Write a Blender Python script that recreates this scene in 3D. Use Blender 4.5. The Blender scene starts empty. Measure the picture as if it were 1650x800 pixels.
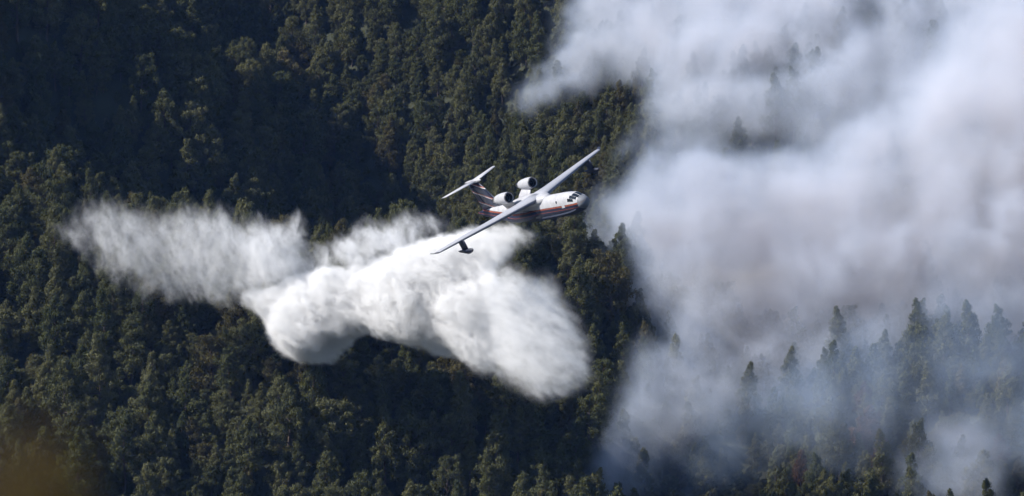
import bpy, bmesh, math, random
import numpy as np
from mathutils import Vector, Matrix, Euler, noise as mnoise

# ------------------------------------------------------------------ camera, light, exposure
sc = bpy.context.scene
col = sc.collection
FPX = 5730.0                       # pixels per radian of the 1650 px wide photograph
PITCH = math.radians(-6.0)
cam_d = bpy.data.cameras.new('camera')
cam = bpy.data.objects.new('camera', cam_d)
col.objects.link(cam)
cam.location = (0, 0, 0)
cam.rotation_euler = (math.radians(90) + PITCH, 0, 0)
cam_d.sensor_width = 36.0
cam_d.lens = 36.0 * FPX / 1650.0
cam_d.clip_start = 0.1
cam_d.clip_end = 20000.0
cam_d.dof.use_dof = True
cam_d.dof.focus_distance = 560.0
cam_d.dof.aperture_fstop = 1.9
sc.camera = cam

SUN_EL, SUN_AZ = math.radians(37.0), math.radians(180 + 9)     # azimuth measured from +X (right) towards +Y (away)
SUN_DIR = Vector((math.cos(SUN_EL) * math.cos(SUN_AZ), math.cos(SUN_EL) * math.sin(SUN_AZ), math.sin(SUN_EL)))
world = bpy.data.worlds.new('World')
sc.world = world
world.use_nodes = True
wn = world.node_tree
for n in list(wn.nodes): wn.nodes.remove(n)
sky = wn.nodes.new('ShaderNodeTexSky')
sky.sky_type = 'NISHITA'
sky.sun_disc = False
sky.sun_elevation = SUN_EL
sky.sun_rotation = math.pi / 2 - SUN_AZ
sky.air_density = 1.0
sky.dust_density = 0.6
sky.ozone_density = 2.0
bg = wn.nodes.new('ShaderNodeBackground')
bg.inputs['Strength'].default_value = 0.075
wo = wn.nodes.new('ShaderNodeOutputWorld')
wn.links.new(sky.outputs[0], bg.inputs[0]); wn.links.new(bg.outputs[0], wo.inputs[0])

sun_d = bpy.data.lights.new('sun', 'SUN')
sun_d.energy = 4.2
sun_d.angle = math.radians(0.5)
sun_d.color = (1.0, 0.955, 0.90)
sun = bpy.data.objects.new('sun', sun_d)
col.objects.link(sun)
sun.rotation_euler = (-SUN_DIR).to_track_quat('-Z', 'Y').to_euler()
sun.location = SUN_DIR * 900

sc.view_settings.view_transform = 'Standard'
sc.view_settings.look = 'None'
sc.view_settings.exposure = 0.78
sc.view_settings.gamma = 1.0
sc.view_settings.use_curve_mapping = False
sc.render.engine = 'CYCLES'
cy = sc.cycles
cy.use_adaptive_sampling = True
cy.adaptive_threshold = 0.03
cy.use_denoising = True
cy.max_bounces = 8
cy.diffuse_bounces = 3
cy.glossy_bounces = 2
cy.transmission_bounces = 2
cy.volume_bounces = 5
cy.transparent_max_bounces = 8
cy.volume_max_steps = 512
cy.volume_step_rate = 1.5

# ------------------------------------------------------------------ helpers
RIGHT = Vector((1, 0, 0))
FWD = Vector((0, math.cos(PITCH), math.sin(PITCH)))
UP = Vector((0, -math.sin(PITCH), math.cos(PITCH)))

def at(px, py, y):
    """world point on the ray of a photograph pixel at world distance y"""
    d = FWD + RIGHT * ((px - 825) / FPX) + UP * ((400 - py) / FPX)
    return d * (y / d.y)

def to_px(p):
    p = Vector(p)
    d = p.dot(FWD)
    return 825 + FPX * p.x / d, 400 - FPX * p.dot(UP) / d, d

def tag(o, label=None, cat=None, group=None, kind=None):
    if label: o['label'] = label
    if cat: o['category'] = cat
    if group: o['group'] = group
    if kind: o['kind'] = kind
    return o

def empty(name, loc=(0, 0, 0), rot=(0, 0, 0)):
    o = bpy.data.objects.new(name, None)
    o.empty_display_size = 0.5
    col.objects.link(o)
    o.location = loc
    o.rotation_euler = rot
    return o

def mesh_obj(name, verts, faces, mat, parent=None, smooth=False):
    me = bpy.data.meshes.new(name)
    me.from_pydata([tuple(v) for v in verts], [], faces)
    me.update()
    if mat: me.materials.append(mat)
    if smooth:
        me.polygons.foreach_set('use_smooth', [True] * len(me.polygons))
    o = bpy.data.objects.new(name, me)
    col.objects.link(o)
    if parent: o.parent = parent
    return o

def bm_obj(name, bm, mat, parent=None, smooth=False):
    me = bpy.data.meshes.new(name)
    bmesh.ops.recalc_face_normals(bm, faces=bm.faces)
    bm.to_mesh(me); bm.free()
    if mat: me.materials.append(mat)
    if smooth:
        me.polygons.foreach_set('use_smooth', [True] * len(me.polygons))
    o = bpy.data.objects.new(name, me)
    col.objects.link(o)
    if parent: o.parent = parent
    return o

class NT:
    """tiny node-tree helper"""
    def __init__(self, tree): self.t = tree
    def n(self, kind, props=None, **ins):
        nd = self.t.nodes.new(kind)
        for k, v in (props or {}).items(): setattr(nd, k, v)
        for k, v in ins.items(): self.set(nd, k, v)
        return nd
    def set(self, nd, key, v):
        s = nd.inputs[int(key[1:])] if key[0] == 'i' and key[1:].isdigit() else nd.inputs[key.replace('_', ' ')]
        if isinstance(v, bpy.types.NodeSocket): self.t.links.new(v, s)
        else: s.default_value = v
    def math(self, op, a, b=None, c=None, clamp=False):
        kind = 'ShaderNodeMath'
        nd = self.t.nodes.new(kind); nd.operation = op; nd.use_clamp = clamp
        for i, v in enumerate((a, b, c)):
            if v is None: continue
            if isinstance(v, bpy.types.NodeSocket): self.t.links.new(v, nd.inputs[i])
            else: nd.inputs[i].default_value = v
        return nd.outputs[0]
    def vmath(self, op, a, b=None, scale=None):
        nd = self.t.nodes.new('ShaderNodeVectorMath'); nd.operation = op
        for i, v in enumerate((a, b)):
            if v is None: continue
            if isinstance(v, bpy.types.NodeSocket): self.t.links.new(v, nd.inputs[i])
            else: nd.inputs[i].default_value = v
        if scale is not None:
            if isinstance(scale, bpy.types.NodeSocket): self.t.links.new(scale, nd.inputs['Scale'])
            else: nd.inputs['Scale'].default_value = scale
        return nd.outputs['Value'] if op in ('DOT_PRODUCT', 'LENGTH', 'DISTANCE') else nd.outputs[0]

def new_mat(name):
    m = bpy.data.materials.new(name)
    m.use_nodes = True
    for n in list(m.node_tree.nodes): m.node_tree.nodes.remove(n)
    h = NT(m.node_tree)
    out = h.n('ShaderNodeOutputMaterial')
    return m, h, out

def mix_rgb(h, fac, a, b, blend='MIX'):
    nd = h.t.nodes.new('ShaderNodeMix'); nd.data_type = 'RGBA'; nd.blend_type = blend
    for i, v in ((0, fac), (6, a), (7, b)):
        if isinstance(v, bpy.types.NodeSocket): h.t.links.new(v, nd.inputs[i])
        else: nd.inputs[i].default_value = v
    return nd.outputs[2]

def rgb(r, g, b): return (r, g, b, 1.0)

def principled(name, base, rough=0.5, metal=0.0, noise_amt=0.0, noise_scale=1.0, spec=0.5):
    m, h, out = new_mat(name)
    p = h.n('ShaderNodeBsdfPrincipled', Roughness=rough, Metallic=metal)
    p.inputs['Specular IOR Level'].default_value = spec
    if noise_amt:
        tc = h.n('ShaderNodeTexCoord')
        nz = h.n('ShaderNodeTexNoise', Scale=noise_scale, Detail=4.0)
        h.t.links.new(tc.outputs['Object'], nz.inputs['Vector'])
        f = h.math('MULTIPLY_ADD', nz.outputs[0], noise_amt * 2, 1 - noise_amt)
        c = mix_rgb(h, 1.0, rgb(*base), h.n('ShaderNodeCombineColor', Red=f, Green=f, Blue=f).outputs[0], 'MULTIPLY')
        h.t.links.new(c, p.inputs['Base Color'])
    else:
        p.inputs['Base Color'].default_value = rgb(*base)
    h.t.links.new(p.outputs[0], out.inputs['Surface'])
    return m

# ------------------------------------------------------------------ terrain
def sstep(a, b, x):
    t = np.clip((x - a) / (b - a), 0, 1)
    return t * t * (3 - 2 * t)

def smax(a, b, k):
    h = np.clip(0.5 + 0.5 * (a - b) / k, 0, 1)
    return b + (a - b) * h + k * h * (1 - h)

_rng = np.random.default_rng(7)
_waves = [(_rng.uniform(0, 6.28), _rng.uniform(0, 6.28), w, a) for w, a in
          ((90, 2.2), (61, 1.6), (43, 1.3), (29, 0.9), (19, 0.6), (13, 0.35)) for _ in range(2)]

def height(x, y):
    x = np.asarray(x, float); y = np.asarray(y, float)
    base = -65 + 0.51 * (y - 620)
    cap = 95 + 0.05 * (y - 900)
    base = -smax(-base, -cap, 60)                                # the hill flattens to a ridge behind
    # rolling relief
    w = 0
    for (ph, th, wl, a) in _waves:
        w = w + a * np.sin((x * math.cos(th) + y * math.sin(th)) * 6.283 / wl + ph)
    far = sstep(505, 560, y)
    # ravine behind the lower crest: its left wall turns its back to the sun
    t = sstep(608, 662, y)
    x0 = -20 - 0.42 * np.maximum(y - 690, 0)
    u = x - x0
    lw = -smax(-(-0.77 * u), -82 + 0 * u, 16) + 3.6 * np.sin(y / 8.5 + x / 21.0) * sstep(0, 35, -u)
    rw = -smax(-(0.72 * u), -60 + 0 * u, 16)
    spur = t * (smax(lw, rw, 10) - 53)
    knoll = flank = 0
    # spur at the lower right, hollow behind it
    r = smax((x - 20) / 55.0, 0 * x, 0.2)
    r = np.minimum(r, 1.6)
    rx = sstep(0, 30, x)
    rspur = (-25 * rx + 18 * r) * np.exp(-((y - 572) / 24.0) ** 2)
    hollow = -15 * sstep(8, 45, x) * np.exp(-((y - 622) / 24.0) ** 2)
    hill = base + far * (w * 0.8 + knoll + spur + flank + rspur + hollow)
    near = -1.7 - 0.30 * y + 0.0 * x
    near = np.where(y < 0, -1.7 - 0.1 * y, near)
    z = smax(hill, near + 0.15 * w * sstep(20, 80, y), 12)
    return z

m_ground, h, out = new_mat('forest_floor')
tc = h.n('ShaderNodeTexCoord')
n1 = h.n('ShaderNodeTexNoise', Scale=0.25, Detail=8.0, Roughness=0.65)
n2 = h.n('ShaderNodeTexNoise', Scale=2.2, Detail=6.0, Roughness=0.7)
h.t.links.new(tc.outputs['Object'], n1.inputs['Vector']); h.t.links.new(tc.outputs['Object'], n2.inputs['Vector'])
c = mix_rgb(h, n1.outputs[0], rgb(0.026, 0.034, 0.014), rgb(0.05, 0.046, 0.026))
c = mix_rgb(h, n2.outputs[0], c, rgb(0.026, 0.034, 0.014))
bp = h.n('ShaderNodeBump', Strength=0.8, Distance=0.3)
h.t.links.new(n2.outputs[0], bp.inputs['Height'])
p = h.n('ShaderNodeBsdfPrincipled', Roughness=0.95)
h.t.links.new(c, p.inputs['Base Color']); h.t.links.new(bp.outputs[0], p.inputs['Normal'])
h.t.links.new(p.outputs[0], out.inputs['Surface'])

xs = np.concatenate([np.linspace(-9000, -320, 24)[:-1], np.linspace(-320, 320, 161), np.linspace(320, 9000, 24)[1:]])
ys = np.concatenate([np.linspace(-6000, -60, 16)[:-1], np.linspace(-60, 480, 70)[:-1], np.linspace(480, 860, 153), np.linspace(860, 12000, 30)[1:]])
XX, YY = np.meshgrid(xs, ys)
ZZ = height(XX, YY)
vv = np.stack([XX, YY, ZZ], -1).reshape(-1, 3)
nx, ny = len(xs), len(ys)
ff = [(j * nx + i, j * nx + i + 1, (j + 1) * nx + i + 1, (j + 1) * nx + i) for j in range(ny - 1) for i in range(nx - 1)]
hillside = mesh_obj('hillside', vv, ff, m_ground, smooth=True)
tag(hillside, 'steep forest floor of dry soil and scrub under the pines', 'hillside', kind='structure')

# ------------------------------------------------------------------ pine trees
def foliage_mat(name, dark, light, hue_var=0.35, trans=0.25):
    m, h, out = new_mat(name)
    oi = h.n('ShaderNodeObjectInfo')
    geo = h.n('ShaderNodeNewGeometry')
    tc = h.n('ShaderNodeTexCoord')
    nz = h.n('ShaderNodeTexNoise', Scale=0.55, Detail=3.0)
    h.t.links.new(tc.outputs['Object'], nz.inputs['Vector'])
    f = h.math('MULTIPLY_ADD', nz.outputs[0], 0.9, -0.2)
    f = h.math('ADD', f, h.math('MULTIPLY', geo.outputs['Random Per Island'], 0.30))
    f = h.math('ADD', f, h.math('MULTIPLY_ADD', oi.outputs['Random'], hue_var * 2, -hue_var), clamp=True)
    c = mix_rgb(h, f, rgb(*dark), rgb(*light))
    r2 = h.math('FRACT', h.math('MULTIPLY', oi.outputs['Random'], 37.3))
    brown = h.math('MULTIPLY', h.math('GREATER_THAN', r2, 0.90), 0.35)
    c = mix_rgb(h, brown, c, rgb(0.115, 0.075, 0.040))
    d = h.n('ShaderNodeBsdfDiffuse'); tr = h.n('ShaderNodeBsdfTranslucent')
    h.t.links.new(c, d.inputs[0]); h.t.links.new(c, tr.inputs[0])
    mx = h.n('ShaderNodeMixShader', i0=trans)
    h.t.links.new(d.outputs[0], mx.inputs[1]); h.t.links.new(tr.outputs[0], mx.inputs[2])
    h.t.links.new(mx.outputs[0], out.inputs['Surface'])
    return m

m_needles = foliage_mat('pine_needles', (0.066, 0.076, 0.034), (0.165, 0.158, 0.075))
m_scorched = foliage_mat('scorched_needles', (0.07, 0.038, 0.022), (0.15, 0.085, 0.05), 0.2)
m_bark = principled('pine_bark', (0.085, 0.062, 0.048), 0.95, noise_amt=0.5, noise_scale=3.0)
m_char = principled('charred_bark', (0.04, 0.036, 0.034), 0.95, noise_amt=0.4, noise_scale=3.0)

def tube(V, Fc, pts, rads, k=6):
    """append a tapered tube through pts"""
    pts = [Vector(p) for p in pts]
    base = len(V)
    for i, p in enumerate(pts):
        d = (pts[min(i + 1, len(pts) - 1)] - pts[max(i - 1, 0)]).normalized()
        a = d.orthogonal().normalized(); b = d.cross(a)
        for j in range(k):
            t = 2 * math.pi * j / k
            V.append(p + (a * math.cos(t) + b * math.sin(t)) * rads[i])
    for i in range(len(pts) - 1):
        for j in range(k):
            Fc.append((base + i * k + j, base + i * k + (j + 1) % k, base + (i + 1) * k + (j + 1) % k, base + (i + 1) * k + j))
    V.append(pts[-1]); n = len(V) - 1
    for j in range(k):
        Fc.append((base + (len(pts) - 1) * k + j, base + (len(pts) - 1) * k + (j + 1) % k, n))

def pine_geometry(seed, H, R, form, blades=64, bare=0.0):
    """trunk (with limbs) and crown (needle tufts) of one pine"""
    rg = np.random.default_rng(seed)
    V, Fc = [], []
    zb = H * (rg.uniform(0.10, 0.2) if form != 'dead' else 0.25)
    lean = rg.normal(0, 0.035, 2)
    def axis(z):
        return np.array([lean[0] * z + 0.12 * math.sin(z * 0.7 + seed), lean[1] * z + 0.12 * math.cos(z * 0.6 + seed * 2), z])
    tz = np.linspace(-1.2, H * 0.96, 8)
    tube(V, Fc, [axis(z) for z in tz], [max(0.03, 0.017 * H * (1 - (max(z, 0) / H)) ** 0.9 + 0.02) for z in tz], 7)
    C, Rad, Out = [], [], []
    nb = int(30 + 8 * rg.random())
    az = rg.uniform(0, 6.28)
    lobes = [(rg.uniform(0, 6.28), rg.uniform(0.5, 0.95)) for _ in range(3)]
    for i in range(nb):
        t = (i + rg.uniform(-0.3, 0.3)) / nb
        t = min(max(t, 0.0), 0.985)
        az += 2.4 + rg.normal(0, 0.25)
        if form == 'pointed':
            prof = (1 - t) ** 0.82 * (0.75 + 0.25 * math.sin(min(t * 5, 1.57)))
        elif form == 'round':
            prof = (1 - t ** 2.4) ** 0.62 * (0.62 + 0.38 * math.sin(min(t * 3.6, 1.57)))
        else:
            prof = (1 - t ** 1.5) ** 0.85 * (0.66 + 0.34 * math.sin(min(t * 4, 1.57)))
        prof *= 1 + 0.22 * math.sin(az * 2 + lobes[0][0]) * lobes[0][1] + 0.14 * math.sin(t * 17 + lobes[1][0])
        L = max(0.35, R * prof * rg.uniform(0.72, 1.12))
        z0 = zb + t * (H * 0.95 - zb)
        rise = math.radians(rg.uniform(2, 24) + 26 * t)
        dr = np.array([math.cos(az) * math.cos(rise), math.sin(az) * math.cos(rise), math.sin(rise)])
        s = axis(z0)
        e = s + dr * L
        mid = s + dr * L * 0.55 + np.array([0, 0, -0.06 * L])
        tube(V, Fc, [s, mid, e], [0.02 + 0.018 * L, 0.015 + 0.010 * L, 0.012], 4)
        if rg.random() < bare: continue
        npf = 2 if L < 0.8 else (4 if L < 1.6 else 6)
        for q in range(npf):
            fr = (0.98 - 0.62 * q / npf) * rg.uniform(0.92, 1.05)
            side = np.cross(dr, [0, 0, 1.0]) * rg.normal(0, 0.24) * L * (0.5 + fr * 0.5)
            c = s + (e - s) * fr + side + np.array([0, 0, rg.uniform(-0.05, 0.30)])
            C.append(c); Rad.append(rg.uniform(0.40, 0.82) * (0.62 + 0.38 * (1 - t)) * (R / 2.7) ** 0.5)
            o = dr * 0.8 + np.array([0, 0, 0.75]); Out.append(o / np.linalg.norm(o))
    # leader
    for q in range(3):
        C.append(axis(H * (0.955 - 0.03 * q)) + rg.normal(0, 0.08, 3)); Rad.append(0.36 + 0.05 * q); Out.append(np.array([0, 0, 1.0]))
    trunk = (V, Fc)
    if not C or form == 'dead':
        return trunk, None
    C = np.array(C); Rad = np.array(Rad); Out = np.array(Out)
    n = len(C)
    c = np.repeat(C, blades, 0); r = np.repeat(Rad, blades)[:, None]; o = np.repeat(Out, blades, 0)
    d = rg.normal(0, 1, (n * blades, 3)); d /= np.linalg.norm(d, axis=1, keepdims=True)
    d = d + o * 0.55; d /= np.linalg.norm(d, axis=1, keepdims=True)      # outward direction on the tuft
    ctr = c + d * r * rg.uniform(0.45, 1.15, (n * blades, 1)) * np.array([0.95, 0.95, 1.35])
    q = rg.normal(0, 1, (n * blades, 3)) + np.array([0, 0, 1.5])
    tg = q - d * (q * d).sum(1, keepdims=True); tg /= np.linalg.norm(tg, axis=1, keepdims=True)
    ln = tg * rg.uniform(0.55, 0.9, (n * blades, 1)) + d * rg.uniform(0.15, 0.75, (n * blades, 1))   # shingled over the tuft, tips sticking out
    ln /= np.linalg.norm(ln, axis=1, keepdims=True)
    sd = np.cross(d, ln) + rg.normal(0, 0.22, (n * blades, 3)); sd /= np.linalg.norm(sd, axis=1, keepdims=True)
    L_ = rg.uniform(0.14, 0.30, (n * blades, 1)) * (0.6 + 0.6 * r)
    wd = rg.uniform(0.045, 0.10, (n * blades, 1)) * (0.6 + 0.6 * r)
    v = np.stack([ctr - ln * L_ * 0.7, ctr + sd * wd, ctr + ln * L_ * 1.1, ctr - sd * wd], 1).reshape(-1, 3)
    f = np.arange(n * blades * 4).reshape(-1, 4)
    return trunk, (v, f)

def fast_mesh(name, v, f, mat):
    me = bpy.data.meshes.new(name)
    v = np.asarray(v, np.float32); f = np.asarray(f, np.int32)
    me.vertices.add(len(v)); me.vertices.foreach_set('co', v.ravel())
    me.loops.add(f.size); me.loops.foreach_set('vertex_index', f.ravel())
    me.polygons.add(len(f)); me.polygons.foreach_set('loop_start', np.arange(0, f.size, f.shape[1], dtype=np.int32))
    me.update(calc_edges=True)
    me.materials.append(mat)
    return me

PROTO = []          # (form, trunk mesh, crown mesh, height)
specs = [('pointed', 12.5, 3.1), ('pointed', 10.5, 2.8), ('pointed', 13.5, 3.4), ('broad', 11.0, 3.5), ('broad', 12.0, 3.9),
         ('broad', 9.5, 3.2), ('round', 10.5, 3.8), ('round', 9.0, 3.3), ('round', 11.5, 4.1), ('pointed', 9.0, 2.4)]
for i, (form, H, R) in enumerate(specs):
    (tv, tf), (cv, cf) = pine_geometry(100 + i * 7, H, R, form)
    tm = bpy.data.meshes.new('trunk'); tm.from_pydata([tuple(q) for q in tv], [], tf); tm.update(); tm.materials.append(m_bark)
    cm = fast_mesh('crown', cv, cf, m_needles)
    PROTO.append((form, tm, cm, H))
SCORCH = []
for i in (1, 3, 5):
    cm = PROTO[i][2].copy(); cm.materials.clear(); cm.materials.append(m_scorched)
    SCORCH.append((PROTO[i][0], PROTO[i][1], cm, PROTO[i][3]))

# where the pines stand
rg = np.random.default_rng(11)
sp = 4.25
gx, gy = np.meshgrid(np.arange(-190, 200, sp), np.arange(508, 930, sp))
px_ = (gx + rg.uniform(-1.7, 1.7, gx.shape)).ravel(); py_ = (gy + rg.uniform(-1.7, 1.7, gy.shape)).ravel()
keep = rg.random(px_.shape) > 0.05 + 0.22 * (np.array([mnoise.noise(Vector((a * 0.07, b * 0.07, 9.0))) for a, b in zip(px_, py_)]) > 0.28)
px_, py_ = px_[keep], py_[keep]
lim = 0.20 * py_ + 30
inside = np.abs(px_) < np.where(px_ < 0, lim + 45, lim)
px_, py_ = px_[inside], py_[inside]
pz_ = height(px_, py_)
N = len(px_)
idx = rg.choice(len(PROTO), N, p=[.09, .12, .07, .14, .09, .12, .10, .11, .06, .10])
# on the burning ground at the right the pines are slimmer and pointed
slim = (px_ > -12 + rg.normal(0, 12, N)) & (rg.random(N) < 0.65)
idx[slim] = rg.choice([0, 1, 2, 9], slim.sum())
cl = np.array([mnoise.noise(Vector((a * 0.055, b * 0.055, 3.1))) for a, b in zip(px_, py_)])
scl = rg.uniform(0.60, 1.14, N) * (1 + 0.34 * cl)
scl[(px_ > 22) & (py_ < 612)] *= 0.86
rot = rg.uniform(0, 6.283, N)

proj = np.array([to_px((a, b, c + PROTO[k][3] * s * 0.8)) for a, b, c, k, s in zip(px_, py_, pz_, idx, scl)])
vis = (proj[:, 0] > -15) & (proj[:, 0] < 1665) & (proj[:, 1] > 0) & (proj[:, 1] < 815)
order = np.argsort(np.where(vis, proj[:, 2], 1e9))
single = order[:296]
is_single = np.zeros(N, bool); is_single[single] = True

def make_pine(name, proto, loc, rz, s, label, group):
    form, tm, cm, H = proto
    root = empty(name, loc, (0, 0, rz)); root.scale = (s, s, s)
    tag(root, label, 'tree', group)
    for nm, me in (('trunk', tm), ('crown', cm)):
        if me is None: continue
        o = bpy.data.objects.new(nm, me); col.objects.link(o); o.parent = root
    return root

LBL = {'pointed': ('slender pointed dark green pine in the sunlit lower forest', 'pointed pines of the lower slope'),
       'broad': ('broad cone-crowned dark green pine in the sunlit lower forest', 'cone-crowned pines of the lower slope'),
       'round': ('round bushy-crowned dark green pine in the sunlit lower forest', 'round-crowned pines of the lower slope')}
LBLR = {'pointed': ('slender pointed pine on the smoke-veiled spur below the thick smoke', 'pointed pines of the smoky spur'),
        'broad': ('broad cone-crowned pine on the smoke-veiled spur below the thick smoke', 'cone-crowned pines of the smoky spur'),
        'round': ('round bushy-crowned pine on the smoke-veiled spur below the thick smoke', 'round-crowned pines of the smoky spur')}
for n_, i in enumerate(single):
    onspur = px_[i] > 16
    pr = PROTO[idx[i]]
    lb, gp = (LBLR if onspur else LBL)[pr[0]]
    nm = 'pine_tree'
    hgt = pr[3] * scl[i]
    size = 'tall' if hgt > 10.2 else ('low' if hgt < 7.4 else 'mid-height')
    lb, gp = size + ' ' + lb, size + ' ' + gp
    if onspur and py_[i] > 560 and rg.random() < 0.10:
        pr = SCORCH[n_ % 3]
        lb, gp = 'scorched brown pine among green ones on the smoke-veiled spur', 'scorched pines of the smoky spur'
    make_pine(nm, pr, (px_[i], py_[i], pz_[i]), rot[i], scl[i], lb, gp)

# bare burnt pines high on the burning slope, showing through the smoke
for k, (qx, qy, yy, hh) in enumerate(((1402, 92, 0, 11), (1420, 88, 0, 12.5), (1388, 100, 0, 9.5))):
    tv, tf = pine_geometry(900 + k, hh, 1.7, 'dead')[0]
    tm = bpy.data.meshes.new('trunk'); tm.from_pydata([tuple(q) for q in tv], [], tf); tm.update(); tm.materials.append(m_char)
    y = 600.0
    for _ in range(60):
        pt = at(qx, qy + 60, y)
        if pt.z < height(pt.x, pt.y): break
        y += 3
    r = empty('burnt_pine', (pt.x, pt.y, float(height(pt.x, pt.y))))
    tag(r, 'bare burnt pine trunk with thin dead branches standing in the smoke', 'tree', 'bare burnt pines in the smoke')
    o = bpy.data.objects.new('trunk', tm); col.objects.link(o); o.parent = r

# everything farther away: one object that carries the rest of the forest
rest = np.where(~is_single)[0]
ux, uy = np.meshgrid(np.arange(-190, 200, 3.4), np.arange(508, 930, 3.4))           # young pines and scrub between the tall ones
ux = (ux + rg.uniform(-2, 2, ux.shape)).ravel(); uy = (uy + rg.uniform(-2, 2, uy.shape)).ravel()
k_ = np.abs(ux) < 0.20 * uy + 30
ux, uy = ux[k_], uy[k_]
px_ = np.append(px_, ux); py_ = np.append(py_, uy); pz_ = np.append(pz_, height(ux, uy))
idx = np.append(idx, rg.choice([5, 6, 7], len(ux))); rot = np.append(rot, rg.uniform(0, 6.28, len(ux))); scl = np.append(scl, rg.uniform(0.26, 0.58, len(ux)))
rest = np.append(rest, np.arange(N, len(px_)))
me = bpy.data.meshes.new('pine_forest')
me.vertices.add(len(rest))
me.vertices.foreach_set('co', np.stack([px_[rest], py_[rest], pz_[rest]], 1).astype(np.float32).ravel())
for nm, arr, ty in (('proto', idx[rest].astype(np.int32), 'INT'), ('rotz', rot[rest].astype(np.float32), 'FLOAT'), ('size', scl[rest].astype(np.float32), 'FLOAT')):
    a = me.attributes.new(nm, ty, 'POINT'); a.data.foreach_set('value', arr)
forest = bpy.data.objects.new('pine_forest', me); col.objects.link(forest)
tag(forest, 'dense dark green pine forest covering the upper slopes and the shaded ravine', 'forest', kind='stuff')
ng = bpy.data.node_groups.new('scatter_pines', 'GeometryNodeTree')
ng.interface.new_socket('Geometry', in_out='INPUT', socket_type='NodeSocketGeometry')
ng.interface.new_socket('Geometry', in_out='OUTPUT', socket_type='NodeSocketGeometry')
g = NT(ng)
gi = g.n('NodeGroupInput'); go = g.n('NodeGroupOutput')
g2i = g.n('GeometryNodeGeometryToInstance')
src = {}
for o in col.objects:
    if o.type == 'MESH' and o.parent and o.parent.name.startswith('pine_tree'):
        src.setdefault(o.data.name, o)
joins = []
for (form, tm, cm, H) in PROTO:
    jn = g.n('GeometryNodeJoinGeometry')
    for mm in (tm, cm):
        oi = g.n('GeometryNodeObjectInfo', {'transform_space': 'ORIGINAL'})
        oi.inputs['Object'].default_value = src[mm.name]
        ng.links.new(oi.outputs['Geometry'], jn.inputs[0])
    joins.append(jn)
for jn in reversed(joins):
    ng.links.new(jn.outputs[0], g2i.inputs[0])
iop = g.n('GeometryNodeInstanceOnPoints')
iop.inputs['Pick Instance'].default_value = True
def named(nm, ty):
    a = g.n('GeometryNodeInputNamedAttribute', {'data_type': ty}); a.inputs['Name'].default_value = nm
    return a.outputs[0]
ng.links.new(gi.outputs[0], iop.inputs['Points'])
ng.links.new(g2i.outputs[0], iop.inputs['Instance'])
ng.links.new(named('proto', 'INT'), iop.inputs['Instance Index'])
cx = g.n('ShaderNodeCombineXYZ'); ng.links.new(named('rotz', 'FLOAT'), cx.inputs[2])
e2r = g.n('FunctionNodeEulerToRotation'); ng.links.new(cx.outputs[0], e2r.inputs[0]); ng.links.new(e2r.outputs[0], iop.inputs['Rotation'])
cs = g.n('ShaderNodeCombineXYZ'); sz = named('size', 'FLOAT')
for q in range(3): ng.links.new(sz, cs.inputs[q])
ng.links.new(cs.outputs[0], iop.inputs['Scale'])
ng.links.new(iop.outputs[0], go.inputs[0])
md = forest.modifiers.new('scatter', 'NODES'); md.node_group = ng
print('trees', N, 'visible', int(vis.sum()), 'single depth max', proj[single[-1], 2])

# ------------------------------------------------------------------ air
m_haze, h, out = new_mat('valley_haze')
pv = h.n('ShaderNodeVolumePrincipled', Density=0.000042)
pv.inputs['Color'].default_value = rgb(0.24, 0.44, 1.0)
h.t.links.new(pv.outputs[0], out.inputs['Volume'])
bm = bmesh.new()
bmesh.ops.create_cube(bm, size=1.0)
lo, hi = Vector((-9500, -6500, -1200)), Vector((9500, 12500, 900))
for v in bm.verts: v.co = Vector([lo[i] + (v.co[i] + 0.5) * (hi[i] - lo[i]) for i in range(3)])
hz = bm_obj('haze', bm, m_haze)
tag(hz, 'thin blue valley haze over the forest', 'haze', kind='stuff')

# ------------------------------------------------------------------ amphibious water bomber
# body frame: x forward (nose at x = 15), y to port, z up (keel at 0)
OX, OZ = 15.0, 2.0
def B(s, y, z): return Vector((OX - s, y, z + OZ))

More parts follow.
